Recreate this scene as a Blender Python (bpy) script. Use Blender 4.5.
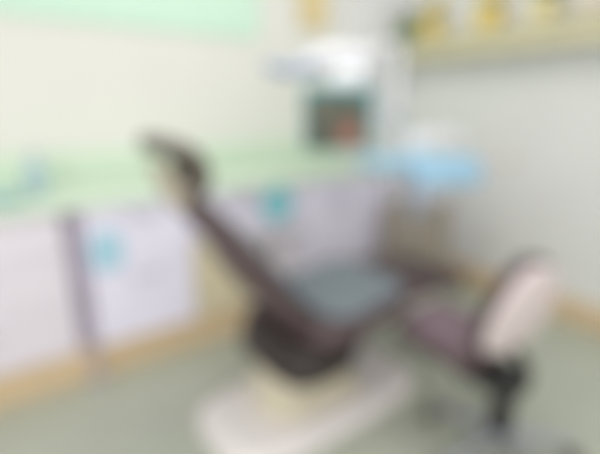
import bpy, bmesh, math, random
from mathutils import Vector, Matrix
S = bpy.context.scene
COL = S.collection
for o in list(bpy.data.objects): bpy.data.objects.remove(o)

# ---------------------------------------------------------------- camera, world, lights, exposure
CAM_H = 1.27
FPX = 430.0
PITCH = math.atan(120 / 430)
AZ = math.radians(54.6)
cd = bpy.data.cameras.new('camera')
cam = bpy.data.objects.new('camera', cd); COL.objects.link(cam)
cd.sensor_width = 36; cd.sensor_fit = 'HORIZONTAL'
cd.lens = FPX / 600 * 36
cam.location = (0, 0, CAM_H)
cam.rotation_euler = (math.pi / 2 - PITCH, 0, AZ - math.pi / 2)
cd.clip_start = 0.02
S.camera = cam
# the photograph is out of focus all over: a wide aperture focused far too close
cd.dof.use_dof = True
cd.dof.focus_distance = 0.15
cd.dof.aperture_fstop = 2.1

w = bpy.data.worlds.new('world'); S.world = w; w.use_nodes = True
bg = w.node_tree.nodes['Background']
bg.inputs['Color'].default_value = (1.0, 0.985, 0.97, 1)
bg.inputs['Strength'].default_value = 0.86

def area(name, loc, size, power, color=(1, 1, 1), target=None, size_y=None):
    l = bpy.data.lights.new(name, 'AREA'); l.energy = power; l.color = color
    l.shape = 'RECTANGLE'; l.size = size; l.size_y = size_y or size
    o = bpy.data.objects.new(name, l); COL.objects.link(o); o.location = loc
    if target is not None:
        o.rotation_euler = (Vector(target) - Vector(loc)).to_track_quat('-Z', 'Y').to_euler()
    return o
area('ceiling_panel_light', (1.25, 1.25, 2.6), 1.2, 12, (1, .99, .96))
area('ceiling_panel_light', (-0.4, 0.5, 2.6), 1.2, 8, (1, .99, .96))

area('frontal_fill_light', (-1.3, -1.1, 1.35), 1.8, 37, (1, .99, .98), (1.6, 2.0, .55), 1.5)  # unseen fill added behind the camera to brighten the cabinet fronts

S.view_settings.view_transform = 'Standard'
S.view_settings.look = 'None'
S.view_settings.gamma = 1
S.view_settings.use_curve_mapping = False
S.view_settings.exposure = 0.0
S.cycles.use_denoising = True

# ---------------------------------------------------------------- materials
def lin(c):
    c /= 255
    return c / 12.92 if c <= .04045 else ((c + .055) / 1.055) ** 2.4
def rgb(r, g, b): return (lin(r), lin(g), lin(b), 1)
def mat(name, c, rough=.5, metal=0, noise=0.04, scale=12, bump=0, coat=0, trans=0, emit=0):
    m = bpy.data.materials.new(name); m.use_nodes = True
    nt = m.node_tree; b = nt.nodes['Principled BSDF']
    b.inputs['Roughness'].default_value = rough
    b.inputs['Metallic'].default_value = metal
    b.inputs['Coat Weight'].default_value = coat
    b.inputs['Transmission Weight'].default_value = trans
    col = rgb(*c)
    tc = nt.nodes.new('ShaderNodeTexCoord'); n = nt.nodes.new('ShaderNodeTexNoise')
    n.inputs['Scale'].default_value = scale; n.inputs['Detail'].default_value = 4
    nt.links.new(tc.outputs['Object'], n.inputs['Vector'])
    r = nt.nodes.new('ShaderNodeValToRGB')
    r.color_ramp.elements[0].position = .3; r.color_ramp.elements[1].position = .7
    r.color_ramp.elements[0].color = tuple(x * (1 - noise) for x in col[:3]) + (1,)
    r.color_ramp.elements[1].color = tuple(min(1, x * (1 + noise)) for x in col[:3]) + (1,)
    nt.links.new(n.outputs['Fac'], r.inputs['Fac'])
    nt.links.new(r.outputs['Color'], b.inputs['Base Color'])
    if emit:
        nt.links.new(r.outputs['Color'], b.inputs['Emission Color']); b.inputs['Emission Strength'].default_value = emit
    if bump:
        n2 = nt.nodes.new('ShaderNodeTexNoise'); n2.inputs['Scale'].default_value = scale * 12
        nt.links.new(tc.outputs['Object'], n2.inputs['Vector'])
        bp = nt.nodes.new('ShaderNodeBump'); bp.inputs['Strength'].default_value = bump; bp.inputs['Distance'].default_value = .002
        nt.links.new(n2.outputs['Fac'], bp.inputs['Height']); nt.links.new(bp.outputs['Normal'], b.inputs['Normal'])
    return m
M = dict(
    wall_cream=mat('cream wall paint', (228, 227, 220), .75, noise=.015, scale=3, bump=.05),
    wall_grey=mat('pale grey wall paint', (223, 224, 221), .75, noise=.015, scale=3, bump=.05),
    pillar=mat('white pillar paint', (226, 226, 228), .7, noise=.015, scale=3),
    floor=mat('grey green vinyl', (176, 181, 166), .45, noise=.05, scale=5),
    skirting=mat('beige tile skirting', (216, 192, 156), .5, noise=.05, scale=6),
    mint=mat('mint laminate', (211, 228, 207), .35, noise=.02),
    mint_door=mat('mint cabinet lacquer', (206, 236, 216), .4, noise=.02),
    lav=mat('pale lavender laminate', (236, 232, 248), .4, noise=.02),
    lavpink=mat('pinkish grey laminate', (228, 221, 230), .4, noise=.02),
    cream_lam=mat('cream laminate', (216, 206, 176), .45, noise=.03),
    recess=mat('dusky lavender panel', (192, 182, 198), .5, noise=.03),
    steel=mat('brushed steel', (186, 188, 196), .3, metal=.9, noise=.03),
    white=mat('white plastic', (234, 234, 238), .35, noise=.01),
    offwhite=mat('off white enamel', (228, 222, 220), .4, noise=.02),
    cream_en=mat('cream enamel', (206, 198, 176), .4, noise=.02),
    beige_en=mat('beige enamel', (184, 174, 152), .45, noise=.02),
    brown=mat('dark plum brown leatherette', (84, 68, 70), .5, noise=.08, scale=18, bump=.2),
    black_brown=mat('black brown plastic', (52, 44, 42), .5, noise=.08),
    pad=mat('blue grey leatherette', (114, 123, 129), .5, noise=.05, bump=.15),
    plum=mat('plum leatherette', (118, 98, 108), .5, noise=.06, bump=.2),
    shell=mat('pale pink white shell', (216, 202, 202), .4, noise=.02),
    black=mat('black plastic', (40, 40, 40), .5, noise=.08),
    brown_metal=mat('bronze brown plastic', (100, 93, 84), .45, noise=.05),
    teal=mat('teal plastic', (138, 216, 224), .5, noise=.02),
    paleteal=mat('pale teal cotton', (184, 216, 212), .8, noise=.04, scale=40, bump=.2),
    sky=mat('pale blue film', (172, 212, 228), .5, noise=.02),
    blue=mat('light blue vinyl', (158, 200, 226), .5, noise=.03),
    blue_deep=mat('mid blue vinyl', (146, 186, 214), .5, noise=.03),
    bluegrey=mat('blue grey plastic', (168, 180, 202), .45, noise=.03),
    taupe=mat('taupe enamel', (162, 153, 140), .45, noise=.03),
    greylav=mat('pale grey armrest', (186, 182, 190), .5, noise=.03),
    pinkgrey=mat('pinkish grey plastic', (204, 192, 188), .45, noise=.03),
    tealcase=mat('teal monitor casing', (96, 166, 174), .45, noise=.03),
    yellow=mat('yellow ceramic', (232, 206, 112), .4, noise=.03),
    paleyellow=mat('pale yellow ceramic', (226, 214, 160), .4, noise=.03),
    blush=mat('blush ceramic', (222, 212, 200), .4, noise=.03),
    green=mat('olive green leaf', (128, 150, 92), .55, noise=.2, scale=30),
    shelfwood=mat('olive beige painted wood', (202, 196, 164), .5, noise=.06, scale=9),
    tanpaper=mat('tan yellow paper', (224, 204, 150), .7, noise=.03),
    frame=mat('pale wood frame', (206, 194, 164), .5, noise=.05),
    bottle=mat('blue grey translucent plastic', (168, 194, 202), .3, noise=.03),
    lens=mat('lamp lens', (250, 250, 250), .2, noise=0, emit=.5),
)
def screen_mat():
    m = bpy.data.materials.new('screen picture'); m.use_nodes = True
    nt = m.node_tree; b = nt.nodes['Principled BSDF']; b.inputs['Roughness'].default_value = .3
    tc = nt.nodes.new('ShaderNodeTexCoord')
    mp = nt.nodes.new('ShaderNodeMapping'); mp.inputs['Location'].default_value = (-.30, -.035, .10)
    mp.inputs['Scale'].default_value = (1, 1, 1)
    # object coordinates: x across, z up
    nt.links.new(tc.outputs['Object'], mp.inputs['Vector'])
    g = nt.nodes.new('ShaderNodeTexNoise'); g.inputs['Scale'].default_value = 7
    nt.links.new(tc.outputs['Object'], g.inputs['Vector'])
    r = nt.nodes.new('ShaderNodeValToRGB')
    r.color_ramp.elements[0].color = rgb(82, 82, 70); r.color_ramp.elements[0].position = .35
    r.color_ramp.elements[1].color = rgb(112, 114, 98); r.color_ramp.elements[1].position = .65
    nt.links.new(g.outputs['Fac'], r.inputs['Fac'])
    s = nt.nodes.new('ShaderNodeVectorMath'); s.operation = 'DISTANCE'
    nt.links.new(tc.outputs['Object'], s.inputs[0]); s.inputs[1].default_value = SCREEN_SPOT
    mr = nt.nodes.new('ShaderNodeMapRange'); mr.inputs['From Min'].default_value = .035; mr.inputs['From Max'].default_value = .085
    mr.inputs['To Min'].default_value = 1; mr.inputs['To Max'].default_value = 0
    nt.links.new(s.outputs['Value'], mr.inputs['Value'])
    mx = nt.nodes.new('ShaderNodeMix'); mx.data_type = 'RGBA'
    nt.links.new(mr.outputs['Result'], mx.inputs['Factor'])
    nt.links.new(r.outputs['Color'], mx.inputs['A']); mx.inputs['B'].default_value = rgb(168, 102, 86)
    nt.links.new(mx.outputs['Result'], b.inputs['Base Color'])
    nt.links.new(mx.outputs['Result'], b.inputs['Emission Color']); b.inputs['Emission Strength'].default_value = .25
    return m

# ---------------------------------------------------------------- helpers
ORG = {}
def thing(name, label, cat, loc=(0, 0, 0), group=None):
    o = bpy.data.objects.new(name, None); COL.objects.link(o); o.location = loc
    o.empty_display_size = .1
    o['label'] = label; o['category'] = cat
    if group: o['group'] = group
    ORG[o.name] = Vector(loc)
    return o
def tag(o, label, cat, group=None, kind=None):
    o['label'] = label; o['category'] = cat
    if group: o['group'] = group
    if kind: o['kind'] = kind
    return o
def link(name, bm, m, parent=None, bevel=0, smooth=True, label=None):
    me = bpy.data.meshes.new(name)
    bmesh.ops.recalc_face_normals(bm, faces=bm.faces)
    o = bpy.data.objects.new(name, me); COL.objects.link(o)
    if parent is not None:
        org = ORG[parent.name]
        o.parent = parent
    else:
        xs = [v.co for v in bm.verts]
        org = Vector(((min(v.x for v in xs) + max(v.x for v in xs)) / 2, (min(v.y for v in xs) + max(v.y for v in xs)) / 2, min(v.z for v in xs)))
        o.location = org
    ORG[o.name] = org.copy()
    for v in bm.verts: v.co -= org
    bm.to_mesh(me); bm.free()
    for p in me.polygons: p.use_smooth = smooth
    me.materials.append(m)
    if smooth:
        try: me.set_sharp_from_angle(angle=math.radians(40))
        except Exception: pass
    if bevel:
        b = o.modifiers.new('bevel', 'BEVEL'); b.width = bevel; b.segments = 3; b.limit_method = 'ANGLE'
        b.harden_normals = False
    if label: o['label'] = label
    return o
def structure(o): o['kind'] = 'structure'; return o
def box_bm(x0, x1, y0, y1, z0, z1, bm=None, rot=None, piv=None):
    bm = bm or bmesh.new()
    vs = [bm.verts.new((x, y, z)) for x in (x0, x1) for y in (y0, y1) for z in (z0, z1)]
    for f in ((0, 1, 3, 2), (4, 6, 7, 5), (0, 4, 5, 1), (2, 3, 7, 6), (0, 2, 6, 4), (1, 5, 7, 3)):
        bm.faces.new([vs[i] for i in f])
    if rot is not None:
        p = Vector(piv)
        for v in vs: v.co = p + rot @ (v.co - p)
    return bm
def box(name, x0, x1, y0, y1, z0, z1, m, parent=None, bevel=.004, label=None, rot=None, piv=None):
    return link(name, box_bm(x0, x1, y0, y1, z0, z1, rot=rot, piv=piv), m, parent, bevel, True, label)
def smoothpath(pts, n=6):
    pts = [Vector(p) for p in pts]
    if len(pts) < 3: return pts
    P = [2 * pts[0] - pts[1]] + pts + [2 * pts[-1] - pts[-2]]
    out = []
    for i in range(1, len(P) - 2):
        a, b, c, d = P[i - 1:i + 3]
        for k in range(n):
            t = k / n
            out.append(.5 * (2 * b + (c - a) * t + (2 * a - 5 * b + 4 * c - d) * t * t + (-a + 3 * b - 3 * c + d) * t ** 3))
    out.append(pts[-1])
    return out
def tube_bm(pts, r, bm=None, seg=14, curved=True):
    bm = bm or bmesh.new()
    pts = smoothpath(pts) if curved else [Vector(p) for p in pts]
    n = len(pts); rings = []; prev = None
    for i, p in enumerate(pts):
        t = (pts[min(i + 1, n - 1)] - pts[max(i - 1, 0)]).normalized()
        if prev is None:
            a = t.orthogonal().normalized()
        else:
            a = (prev - t * prev.dot(t)).normalized()
        prev = a; b = t.cross(a)
        rr = r(i / (n - 1)) if callable(r) else r
        rings.append([bm.verts.new(p + rr * (math.cos(q) * a + math.sin(q) * b)) for q in [2 * math.pi * k / seg for k in range(seg)]])
    for A, B in zip(rings, rings[1:]):
        for k in range(seg): bm.faces.new((A[k], A[(k + 1) % seg], B[(k + 1) % seg], B[k]))
    bm.faces.new(rings[0]); bm.faces.new(rings[-1][::-1])
    return bm
def tube(name, pts, r, m, parent=None, label=None, curved=True, seg=14):
    return link(name, tube_bm(pts, r, None, seg, curved), m, parent, 0, True, label)
def lathe_bm(prof, c, axis=None, seg=32, bm=None):
    """prof: (radius, height) pairs along axis from c"""
    bm = bm or bmesh.new()
    q = Vector((0, 0, 1)).rotation_difference(Vector(axis).normalized()) if axis is not None else None
    rings = []
    for r, h in prof:
        ring = []
        for k in range(seg):
            a = 2 * math.pi * k / seg
            v = Vector((r * math.cos(a), r * math.sin(a), h))
            if q: v = q @ v
            ring.append(bm.verts.new(Vector(c) + v))
        rings.append(ring)
    for A, B in zip(rings, rings[1:]):
        for k in range(seg): bm.faces.new((A[k], A[(k + 1) % seg], B[(k + 1) % seg], B[k]))
    bm.faces.new(rings[0][::-1]); bm.faces.new(rings[-1])
    return bm
def lathe(name, prof, c, m, parent=None, axis=None, label=None, seg=32):
    return link(name, lathe_bm(prof, c, axis, seg), m, parent, 0, True, label)
def slab_bm(st, ex=3.2, seg=28):
    """loft of rounded rectangles; st: (centre, side vector*half width, normal vector*half thickness)"""
    bm = bmesh.new(); rings = []
    for c, s, n in st:
        c, s, n = Vector(c), Vector(s), Vector(n); ring = []
        for k in range(seg):
            a = 2 * math.pi * k / seg
            ca, sa = math.cos(a), math.sin(a)
            ring.append(bm.verts.new(c + s * math.copysign(abs(ca) ** (2 / ex), ca) + n * math.copysign(abs(sa) ** (2 / ex), sa)))
        rings.append(ring)
    for A, B in zip(rings, rings[1:]):
        for k in range(seg): bm.faces.new((A[k], A[(k + 1) % seg], B[(k + 1) % seg], B[k]))
    bm.faces.new(rings[0][::-1]); bm.faces.new(rings[-1])
    return bm
def cushion_bm(path, side, width, thick, round_=.9, ex=3.2, n=6):
    """a padded slab following path; width(t), thick(t) are full sizes; ends rounded in thickness and plan"""
    pts = smoothpath(path, n); side = Vector(side).normalized()
    L = [0]
    for a, b in zip(pts, pts[1:]): L.append(L[-1] + (b - a).length)
    T = L[-1]; st = []
    def at(s):
        s = max(0, min(T, s))
        for i in range(len(L) - 1):
            if L[i + 1] >= s - 1e-9:
                u = (s - L[i]) / max(1e-9, L[i + 1] - L[i]); p = pts[i].lerp(pts[i + 1], u)
                j, k = max(0, i - 1), min(len(pts) - 1, i + 2)
                return p, (pts[k] - pts[j]).normalized()
    N = 34
    for i in range(N + 1):
        u = i / N; s = T * (.5 - .5 * math.cos(math.pi * u))
        p, t = at(s); nrm = t.cross(side).normalized()
        th = thick(s / T) if callable(thick) else thick
        wd = width(s / T) if callable(width) else width
        e = min(s, T - s); rt = min(th * .5 * round_, T / 2); rw = min(wd * .22, T / 2)
        ft = math.sqrt(max(0.0, 1 - (1 - min(1, e / rt)) ** 2)); fw = 1 - rw * (1 - math.sqrt(max(0.0, 1 - (1 - min(1, e / rw)) ** 2))) / (wd / 2)
        st.append((p, side * wd / 2 * max(fw, .05), nrm * th / 2 * max(ft, .04)))
    return slab_bm(st, ex)
def cushion(name, path, side, width, thick, m, parent=None, label=None, **k):
    return link(name, cushion_bm(path, side, width, thick, **k), m, parent, 0, True, label)

# ---------------------------------------------------------------- the room
YA, XB = 2.65, 2.75           # inner faces of the left and the right wall
structure(box('floor', -1.6, XB + .1, -1.4, YA + .1, -.05, 0, M['floor'], bevel=0))
structure(box('wall_left', -1.6, XB + .1, YA, YA + .1, 0, 2.6, M['wall_cream'], bevel=0))
structure(box('wall_right', XB, XB + .1, -1.4, YA, 0, 2.6, M['wall_grey'], bevel=0))
structure(box('trim_1', 2.27, XB, 2.45, YA, .88, 2.6, M['pillar'], bevel=.01))          # boxed pillar in the corner
structure(box('baseboard_right', XB - .025, XB, -1.4, 2.02, 0, .15, M['skirting'], bevel=.006))
structure(box('baseboard_left', -1.6, XB, 2.06, 2.10, 0, .17, M['skirting'], bevel=.006))  # tiled plinth under the cabinets
structure(box('trim_2', -1.6, 2.27, YA - .02, YA, .88, 1.04, M['mint'], bevel=.004))     # splashback
# ---------------------------------------------------------------- worktop and cabinets along the left wall
tag(box('worktop', -1.6, XB - .002, 2.0, YA - .021, .845, .88, M['mint'], bevel=.008), 'mint green worktop running along the left wall over the lavender cabinets', 'worktop')
YF = 2.03
def bar_handle(x0, x1, z, parent, m=None, y=YF):
    bm = tube_bm([(x0, y - .035, z), (x1, y - .035, z)], .006, None, 10, False)
    for x in (x0 + .015, x1 - .015): tube_bm([(x, y, z), (x, y - .035, z)], .005, bm, 8, False)
    return link('handle', bm, m or M['steel'], parent)
def base_cabinet(label, x0, x1, z0, z1, rows, m, group=None, doors=False):
    t = thing('base_cabinet', label, 'cabinet', ((x0 + x1) / 2, 2.3, z0), group)
    box('body', x0, x1, YF + .02, YA - .03, z0, z1, m, t)
    n = len(rows); 
    z = z1 - .003
    for fr in rows:
        hh = (z1 - z0 - .003) * fr
        if doors:
            mid = (x0 + x1) / 2
            for a, b, hx in ((x0 + .003, mid - .002, mid - .04), (mid + .002, x1 - .003, mid + .04)):
                d = box('door', a, b, YF, YF + .018, z - hh + .004, z, m, t)
                bm = tube_bm([(hx, YF - .035, z - .08), (hx, YF - .035, z - .2)], .006, None, 10, False)
                for q in (z - .09, z - .19): tube_bm([(hx, YF, q), (hx, YF - .035, q)], .005, bm, 8, False)
                link('handle', bm, M['steel'], d)
        else:
            d = box('drawer', x0 + .003, x1 - .003, YF, YF + .018, z - hh + .004, z, m, t)
            bar_handle((x0 + x1) / 2 - .07, (x0 + x1) / 2 + .07, z - .05, d)
        z -= hh
    return t
base_cabinet('pinkish grey base cabinet at the far left end of the worktop', -.55, .2, .17, .845, (.3, .35, .35), M['lavpink'])
c2 = base_cabinet('pale lavender two drawer cabinet with a pale blue sticker', .275, .765, .17, .845, (.45, .55), M['lav'])
c3 = base_cabinet('narrow cream front added in the knee space behind the reclined backrest of the dental chair', .77, 1.08, .17, .60, (1,), M['cream_lam'])  # cream front added in the knee space so its colour catches light
c4 = base_cabinet('shallow lavender drawer box with a round teal sticker, hung under the worktop', .77, 1.42, .605, .845, (1,), M['lav'])
base_cabinet('pale grey lavender cabinet between the cream knee-space front and the two door cabinet', 1.085, 1.42, .17, .60, (1,), M['lavpink'])
base_cabinet('pale lavender two door cabinet standing behind the seat of the dental chair', 1.425, 2.05, .17, .845, (1,), M['lav'], doors=True)
base_cabinet('pale lavender cabinet in the corner below the blue tray', 2.055, 2.7, .17, .845, (1,), M['lav'], doors=True)
# recess and steel pipe between the two leftmost cabinets
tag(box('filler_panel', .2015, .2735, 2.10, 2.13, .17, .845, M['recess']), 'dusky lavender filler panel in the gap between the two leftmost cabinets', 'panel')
t = thing('drain_pipe', 'thin grey steel pipe standing in front of the gap between cabinets', 'pipe', (.245, 1.985, 0))
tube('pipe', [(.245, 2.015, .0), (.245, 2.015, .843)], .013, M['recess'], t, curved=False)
lathe('floor_flange', [(.03, 0), (.03, .006), (.018, .014), (.014, .02)], (.245, 2.015, .0), M['steel'], t)
lathe('collar', [(.018, 0), (.018, .03)], (.245, 2.015, .42), M['steel'], t)

def rounded_sticker(name, cx, cz, rx, rz, m, parent, label, ex=2.0):
    bm = bmesh.new(); f, b = [], []
    for k in range(40):
        a = 2 * math.pi * k / 40; ca, sa = math.cos(a), math.sin(a)
        x = cx + rx * math.copysign(abs(ca) ** (2 / ex), ca); z = cz + rz * math.copysign(abs(sa) ** (2 / ex), sa)
        f.append(bm.verts.new((x, YF - .003, z))); b.append(bm.verts.new((x, YF + .001, z)))
    bm.faces.new(f); bm.faces.new(b[::-1])
    for k in range(40): bm.faces.new((f[k], f[(k + 1) % 40], b[(k + 1) % 40], b[k]))
    return link(name, bm, m, parent, 0, False, label)
def first(t, n): return [c for c in t.children if c.name.split('.')[0] == n][0]
bpy.context.view_layer.update()
rounded_sticker('sticker', 1.285, .735, .105, .105, M['teal'], first(c4, 'drawer'), 'round teal sticker')
rounded_sticker('sticker', .36, .635, .075, .10, M['sky'], first(c2, 'drawer'), 'pale blue sticker', 2.6)

structure(box('trim_3', -1.6, 1.55, YA - .02, YA, 1.70, 2.6, M['mint_door'], bevel=.006))   # mint upper band of the wall
# tan poster near the corner
t = thing('poster', 'tan yellow framed poster on the left wall beside the white pillar', 'poster', (1.99, 2.64, 1.80))
box('frame', 1.87, 2.11, YA - .018, YA - .001, 1.80, 2.16, M['frame'], t)
box('paper', 1.885, 2.095, YA - .021, YA - .0185, 1.815, 2.145, M['tanpaper'], t, bevel=0)

# bottle on the worktop
t = thing('pump_bottle', 'blue grey pump bottle standing on the mint worktop beside the folded cloth', 'bottle', (.15, 2.35, .88))
lathe('bottle_body', [(.04, 0), (.046, .006), (.046, .10), (.036, .122), (.018, .132), (.016, .14)], (.15, 2.35, .881), M['bottle'], t)
lathe('collar', [(.018, 0), (.018, .018), (.007, .02), (.006, .045)], (.15, 2.35, 1.02), M['bluegrey'], t, seg=20)
tube('nozzle', [(.15, 2.35, 1.063), (.165, 2.335, 1.068), (.185, 2.315, 1.06)], .006, M['bluegrey'], t)

# folded cloth
t = thing('folded_cloth', 'pale teal folded cloth lying on the worktop left of the pump bottle', 'cloth', (.0, 2.17, .881))
for k in range(3):
    cushion('fold', [(-.14, 2.17, .889 + .016 * k), (-.02, 2.17, .889 + .016 * k), (.085 - .004 * k, 2.17, .889 + .016 * k)], (0, 1, 0), .17, .0155, M['paleteal'], t)

# ---------------------------------------------------------------- shelf with pots on the right wall
t = thing('wall_shelf', 'olive beige wooden shelf high on the right wall holding yellow pots', 'shelf', (2.66, 1.5, 1.62))
box('board', 2.55, XB - .001, .55, 2.448, 1.695, 1.73, M['shelfwood'], t)
box('apron', 2.575, 2.60, .57, 2.38, 1.585, 1.694, M['shelfwood'], t)
for y in (.75, 1.5, 2.2):
    bm = box_bm(2.61, XB - .001, y - .012, y + .012, 1.64, 1.694); link('bracket', bm, M['shelfwood'], t, .003)
def pot(y, r, h, m, label, plant=None, name='flower_pot'):
    t = thing(name, label, 'pot', (2.64, y, 1.73), 'pots on the wall shelf')
    lathe('pot_body', [(r * .72, 0), (r * .75, .004), (r, h * .85), (r * 1.06, h * .86), (r * 1.06, h), (r * .92, h), (r * .9, h * .9)], (2.64, y, 1.731), m, t)
    rnd = random.Random(int(y * 100))
    bm = bmesh.new()
    for i in range(26):
        a = rnd.uniform(0, 6.28); L = rnd.uniform(.08, .15); e = rnd.uniform(.3, 1.25)
        d = Vector((math.cos(a) * math.cos(e), math.sin(a) * math.cos(e), math.sin(e)))
        p0 = Vector((2.64, y, 1.73 + h * .9)); s = d.cross(Vector((0, 0, 1))).normalized() * .016
        if d.x > .5: d.x *= .5
        m1 = p0 + d * L * .55; q = p0 + d * L - Vector((0, 0, .02))
        u = Vector((0, 0, .002))
        A = [p0 - s * .3, m1 - s, q, m1 + s, p0 + s * .3]
        va = [bm.verts.new(v) for v in A]; vb = [bm.verts.new(v - u) for v in A]
        bm.faces.new(va); bm.faces.new(vb[::-1])
        for k in range(5): bm.faces.new((va[k], va[(k + 1) % 5], vb[(k + 1) % 5], vb[k]))
    link('leaves', bm, M['green'], t, label='green leaves')
    if plant:
        for k in range(plant):
            a = 6.28 * k / plant; p = Vector((2.64 + .05 * math.cos(a), y + .06 * math.sin(a), 1.73 + h + .10 + .02 * (k % 2)))
            f = link('flower', lathe_bm([(.004, -.01), (.03, -.004), (.036, .004), (.02, .012), (.004, .016)], p, (-.5, -.4, .7), 14), M['yellow'], t)
    return t
pot(2.36, .075, .11, M['green'], 'olive green pot at the corner end of the wall shelf')
pot(2.13, .075, .13, M['yellow'], 'yellow pot next to the olive green pot on the wall shelf', 4)
pot(1.70, .085, .13, M['yellow'], 'wide yellow pot in the middle of the wall shelf', 5)
pot(1.36, .07, .12, M['paleyellow'], 'pale yellow pot to the right of the wide yellow pot', 3)
pot(1.12, .07, .12, M['blush'], 'blush white pot at the near end of the wall shelf')

# ---------------------------------------------------------------- dental chair
YC = 1.32
DC = thing('dental_chair', 'dark plum brown reclined dental chair with blue grey seat pad and white base', 'dental chair', (.95, YC, 0))
# base
bm = bmesh.new()
def outline(cx, cy, rx, ry, z, ex, n=40):
    r = []
    for k in range(n):
        a = 2 * math.pi * k / n; ca, sa = math.cos(a), math.sin(a)
        r.append(bm.verts.new((cx + rx * math.copysign(abs(ca) ** (2 / ex), ca), cy + ry * math.copysign(abs(sa) ** (2 / ex), sa), z)))
    return r
def loft(rings):
    n = len(rings[0])
    for A, B in zip(rings, rings[1:]):
        for k in range(n): bm.faces.new((A[k], A[(k + 1) % n], B[(k + 1) % n], B[k]))
    bm.faces.new(rings[0][::-1]); bm.faces.new(rings[-1])
loft([outline(1.01, YC, .50, .25, .001, 4), outline(1.01, YC, .50, .25, .035, 4), outline(1.01, YC, .48, .235, .055, 4), outline(1.01, YC, .40, .2, .065, 3.5)])
link('base_plate', bm, M['offwhite'], DC)
bm = bmesh.new()
loft([outline(.98, YC, .24, .15, .06, 3.5), outline(.95, YC, .22, .14, .15, 3.5), outline(.94, YC, .19, .13, .23, 3.5), outline(.92, YC, .18, .13, .275, 3.5)])
link('lift_column', bm, M['cream_en'], DC)
bm = bmesh.new()
loft([outline(.90, YC, .13, .20, .265, 3.5), outline(.90, YC, .165, .25, .285, 3.5), outline(.92, YC, .18, .26, .33, 3.5), outline(.96, YC, .18, .26, .42, 3.5)])
link('seat_chassis', bm, M['black_brown'], DC)
# seat and leg rest
cushion('seat', [(.83, YC, .455), (.99, YC, .448), (1.22, YC, .475), (1.36, YC, .495)], (0, 1, 0), .54, .095, M['brown'], DC)
cushion('leg_rest', [(1.34, YC, .490), (1.6, YC, .46), (1.90, YC, .41)], (0, 1, 0), lambda t: .46 - .16 * t, .08, M['brown'], DC)
cushion('seat_pad', [(.93, YC, .505), (1.03, YC, .504), (1.22, YC, .53), (1.35, YC, .547)], (0, 1, 0), .47, .03, M['pad'], DC, label='blue grey seat pad')
cushion('leg_pad', [(1.37, YC, .534), (1.6, YC, .508), (1.82, YC, .47)], (0, 1, 0), lambda t: .39 - .14 * t, .026, M['brown'], DC)
# backrest
B0, B1 = Vector((.89, YC, .455)), Vector((.468, YC, 1.0))
cushion('backrest', [B0, B0.lerp(B1, .35) + Vector((-.012, 0, -.008)), B0.lerp(B1, .7) + Vector((.004, 0, .003)), B1], (0, 1, 0), lambda t: .45 - .15 * max(0, t - .3) / .7, lambda t: .085 - .02 * t, M['brown'], DC)
up = (B1 - B0).normalized(); nf = Vector((up.z, 0, -up.x))   # front normal
o_ = nf * .042
cushion('back_pad', [B0.lerp(B1, .1) + o_, B0.lerp(B1, .5) + o_ * .9, B0.lerp(B1, .93) + o_ * .75], (0, 1, 0), lambda t: .39 - .13 * max(0, t - .3) / .7, .03, M['pad'], DC, label='blue grey back pad')
# headrest curls back over the top of the backrest
cushion('headrest', [(.48, YC, 1.0), (.51, YC, 1.07), (.475, YC, 1.135), (.375, YC, 1.17)], (0, 1, 0), lambda t: .25 + .02 * math.sin(t * 3.1), .062, M['brown_metal'], DC, label='grey brown headrest')
hb = link('headrest_bracket', cushion_bm([(.458, YC, .96), (.432, YC, 1.04), (.397, YC, 1.105)], (0, 1, 0), .2, .035), M['beige_en'], DC, label='beige headrest bracket')
lathe('headrest_knob', [(.022, 0), (.022, .02), (.016, .024)], (.437, YC - .10, 1.03), M['taupe'], DC, axis=(0, -1, 0), seg=20)
# far armrest
a = tube('armrest_post', [(1.0, 1.59, .44), (.98, 1.64, .54), (.98, 1.645, .66)], .018, M['taupe'], DC)
cushion('armrest', [(.80, 1.645, .69), (1.0, 1.645, .70), (1.2, 1.645, .68)], (0, 1, 0), .075, .05, M['greylav'], DC, label='pale grey far armrest')

# ---------------------------------------------------------------- dental unit on the far side of the chair
DU = thing('dental_unit', 'white dental unit with light blue tray over the foot of the chair', 'dental unit', (2.12, 1.75, 0))
box('pedestal', 2.07, 2.37, 1.66, 1.98, .0, .10, M['offwhite'], DU, bevel=.02)
box('cabinet', 2.05, 2.39, 1.64, 1.96, .10, .66, M['taupe'], DU, bevel=.03, label='taupe grey unit cabinet')
bm = lathe_bm([(.03, 0), (.07, .01), (.12, .045), (.145, .07), (.15, .078), (.14, .078), (.11, .05), (.05, .02), (.01, .016)], (2.22, 1.76, .66))
link('cuspidor_bowl', bm, M['white'], DU, label='white rinsing bowl')
tube('bowl_faucet', [(2.28, 1.90, .66), (2.28, 1.90, .83), (2.27, 1.86, .87), (2.24, 1.80, .84)], .008, M['steel'], DU)
tube('post', [(2.10, 1.92, .66), (2.10, 1.92, 1.60)], .026, M['white'], DU, curved=False)
tube('tray_arm', [(2.10, 1.92, .80), (2.02, 1.7, .87), (1.80, 1.47, .955)], .024, M['white'], DU)
box('tray_body', 1.47, 2.0, 1.28, 1.60, 0.98, 1.025, M['sky'], DU, bevel=.02)
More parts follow.
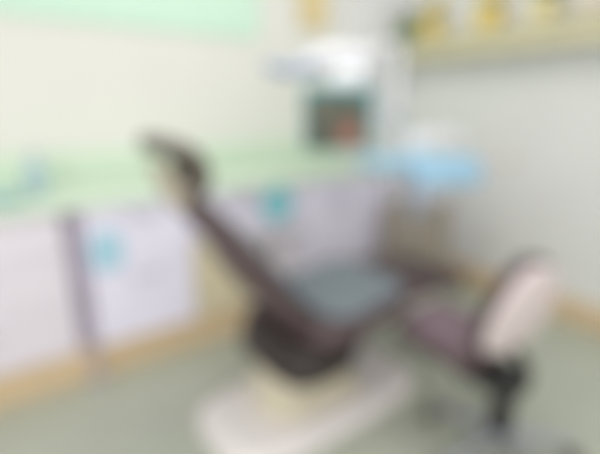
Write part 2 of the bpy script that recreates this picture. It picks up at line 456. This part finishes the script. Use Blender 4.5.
# instrument rail with rests
tube('handle_bar', [(1.98, 1.34, .985), (2.08, 1.24, 1.0), (2.16, 1.14, 1.015)], lambda t: .012 + .006 * t, M['pinkgrey'], DU, label='pinkish grey tray handle')
rail = box('instrument_rail', 1.46, 1.98, 1.235, 1.279, .97, .99, M['bluegrey'], DU, bevel=.006)
tube('panel_stem', [(1.95, 1.598, .98), (1.95, 1.612, 1.05)], .012, M['white'], DU, curved=False)
hood = cushion('rear_panel', [(1.86, 1.612, 1.09), (2.1, 1.612, 1.10), (2.36, 1.612, 1.095)], (0, .3, 1), .10, .025, M['white'], DU, label='white upright rear panel of the tray')
def drape_bm(x0, x1, prof, th=.006):
    """a cover following a y-z profile, with soft waves where it hangs; prof: (y, z, hang) rows"""
    bm = bmesh.new(); nx = 40; rows = []
    P = smoothpath([Vector((0, y, z)) for y, z in prof], 5)
    for off in (0, th):
        g = []
        for p in P:
            row = []
            for i in range(nx + 1):
                u = i / nx; x = x0 + (x1 - x0) * u; hang = max(0, 1.03 - p.z) / .15
                zz = p.z + off * (1 - min(1, hang)); yy = p.y - off * min(1, hang * 2)
                yy += -.006 * hang * math.sin(u * 23) ; zz += -.05 * hang * (u - .35)
                row.append(bm.verts.new((x, yy, zz)))
            g.append(row)
        rows.append(g)
    for g in rows:
        for A, B in zip(g, g[1:]):
            for i in range(nx): bm.faces.new((A[i], A[i + 1], B[i + 1], B[i]))
    a, b = rows
    n = len(P) - 1
    for i in range(nx):
        bm.faces.new((a[0][i], a[0][i + 1], b[0][i + 1], b[0][i])); bm.faces.new((a[n][i], a[n][i + 1], b[n][i + 1], b[n][i]))
    for k in range(n):
        bm.faces.new((a[k][0], a[k + 1][0], b[k + 1][0], b[k][0])); bm.faces.new((a[k][nx], a[k + 1][nx], b[k + 1][nx], b[k][nx]))
    return bm
tag(link('tray_cover', drape_bm(1.475, 1.97, [(1.595, 1.027), (1.45, 1.027), (1.30, 1.027), (1.245, 1.022), (1.215, .99), (1.208, .95), (1.206, .92)]), M['blue'], None),
    'light blue cover draped over the tray of the dental unit', 'cover')
for x, lab in ((1.53, 'blue grey handpiece hanging below the tray at its end nearest the monitor'), (1.61, 'blue grey handpiece hanging below the middle of the blue tray cover')):
    t = thing('handpiece', lab, 'dental handpiece', (x, 1.256, .77), 'handpieces under the tray')
    lathe('grip', [(.006, 0), (.010, .01), (.013, .06), (.012, .14), (.008, .19), (.008, .197)], (x, 1.256, .772), M['bluegrey'], t, seg=18)
    tube('hose', [(x, 1.256, .775), (x + .01, 1.27, .69), (x + .06, 1.36, .66), (x + .10, 1.45, .78), (x + .10, 1.46, .968)], .007, M['taupe'], t)
# ---------------------------------------------------------------- operating lamp and monitor on the post
t = thing('operating_lamp', 'white dental operating lamp on an arm above the monitor', 'lamp', (1.5, 1.75, 1.46))
st = []
for u in [i / 16 for i in range(17)]:
    a = math.pi * u; x = 1.45 + .215 * -math.cos(a)
    s = max(.03, math.sin(a)) ** .6
    st.append((Vector((x, 1.70, 1.47 + .015 * math.sin(a))), Vector((0, .12 * s, -.02 * s)), Vector((0, .012 * s, .062 * s))))
hd = link('lamp_head', slab_bm(st, 2.6), M['white'], t)
lathe('lens', [(.09, 0), (.085, .012), (.06, .018), (.01, .02)], (1.45, 1.66, 1.415), M['lens'], hd, axis=(-.1, -.35, -1))
tube('grip', [(1.26, 1.68, 1.45), (1.12, 1.66, 1.425), (1.0, 1.64, 1.435)], lambda u: .032 - .008 * u, M['bluegrey'], t, label='blue grey side grip')
bm = tube_bm([(1.62, 1.74, 1.50), (1.78, 1.80, 1.57), (2.10, 1.92, 1.625)], .02)
link('lamp_arm', bm, M['white'], t)
lathe('swivel', [(.034, 0), (.034, .05)], (2.10, 1.92, 1.602), M['bluegrey'], t, seg=24)
SCREEN_SPOT = (0, 0, 0)
t = thing('monitor', 'small monitor with teal edge showing a dark picture with a red patch', 'monitor', (1.62, 1.9, 1.035))
SCREEN_SPOT = (.055, -.02, .085)
rotm = Matrix.Rotation(math.radians(-14), 3, 'Z'); pv = (1.62, 1.9, 1.2)
cs = box('casing', 1.405, 1.835, 1.885, 1.915, 1.035, 1.375, M['tealcase'], t, bevel=.01, rot=rotm, piv=pv)
link('screen', box_bm(1.418, 1.795, 1.880, 1.886, 1.047, 1.335, rot=rotm, piv=pv), screen_mat(), t, 0, False, 'dark screen with a red patch')
tube('monitor_arm', [(1.62, 1.915, 1.2), (1.72, 1.97, 1.2), (1.85, 1.97, 1.2), (2.072, 1.928, 1.2)], .016, M['white'], t)
lathe('clamp', [(.028, 0), (.036, 0), (.036, .05), (.028, .05), (.028, 0)], (2.10, 1.92, 1.175), M['bluegrey'], t, seg=24)

# ---------------------------------------------------------------- operator stool in front
SC = Vector((1.375, .66, 0))
ST = thing('operator_stool', 'dark plum operator stool with pale backrest shell in front of the chair', 'stool', SC)
face = (Vector((-.815, .579, 0)) * .64 + Vector((.579, .815, 0)) * .77).normalized()
sd = Vector((-face.y, face.x, 0))
for k in range(5):
    a = 2 * math.pi * k / 5 + .12
    d = (face * math.cos(a) + sd * math.sin(a))
    l = tube('base_leg', [SC + d * .03 + Vector((0, 0, .11)), SC + d * .15 + Vector((0, 0, .10)), SC + d * .265 + Vector((0, 0, .075))], lambda t: .024 - .008 * t, M['steel'], ST)
    q = SC + d * .27; e = d.cross(Vector((0, 0, 1)))
    bm = lathe_bm([(.018, -.025), (.027, -.022), (.027, -.005), (.012, -.004), (.012, .004), (.027, .005), (.027, .022), (.018, .025)], q + Vector((0, 0, .0275)), e, 20)
    tube_bm([q + Vector((0, 0, .03)), q + Vector((0, 0, .08))], .008, bm, 8, False)
    link('caster', bm, M['brown_metal'], ST, label='grey brown caster')
tube('gas_lift', [SC + Vector((0, 0, .09)), SC + Vector((0, 0, .345))], lambda t: .044 if t < .55 else .036, M['black'], ST, curved=True)
bm = box_bm(SC.x - .06, SC.x + .16, SC.y - .075, SC.y + .075, .29, .368)
R_ = Matrix.Rotation(math.atan2(face.y, face.x), 3, 'Z')
for v in bm.verts: v.co = SC + R_ @ (v.co - SC)
link('tilt_mechanism', bm, M['black'], ST, .012)
zz = Vector((0, 0, 1))
p0 = SC + face * .04
cushion('seat', [p0 + zz * .42, SC + face * .18 + zz * .415, SC + face * .31 + zz * .42, SC + face * .41 + zz * .405], sd, lambda t: .40 - .10 * t, .09, M['brown'], ST)
cushion('seat_pad', [p0 + face * .05 + zz * .459, SC + face * .18 + zz * .454, SC + face * .31 + zz * .459, SC + face * .385 + zz * .447], sd, lambda t: .33 - .09 * t, .03, M['plum'], ST, label='plum seat pad')
bl = Vector((.815, -.579, 0))
tube('back_bar', [SC + face * .03 + zz * .335, SC - face * .05 + zz * .335, SC - face * .06 + zz * .40, SC - face * .045 - bl * .06 + zz * .52], .016, M['black'], ST)
b0, b1 = SC - face * .005 - bl * .095 + zz * .465, SC - face * .06 - bl * .02 + zz * .81
bf = (-bl * .40 + Vector((.579, .815, 0)) * .92).normalized(); tb = (b1 - b0).normalized()
sb = Vector((-bf.y, bf.x, 0)); sb = (sb - tb * sb.dot(tb)).normalized()
nb = tb.cross(sb).normalized()
if nb.dot(face) < 0: nb = -nb
def ell(t): return .10 + .15 * math.sin(math.pi * min(1, max(0, t * .92 + .06))) ** .8
cushion('backrest', [b0, b0.lerp(b1, .5) - nb * .012, b1], sb, ell, .075, M['brown'], ST)
cushion('back_shell', [b0 - nb * .036 + (b1 - b0) * .03, b0.lerp(b1, .5) - nb * .05, b1 - nb * .036 - (b1 - b0) * .03], sb, ell, .05, M['shell'], ST, label='pale pinkish white backrest shell')
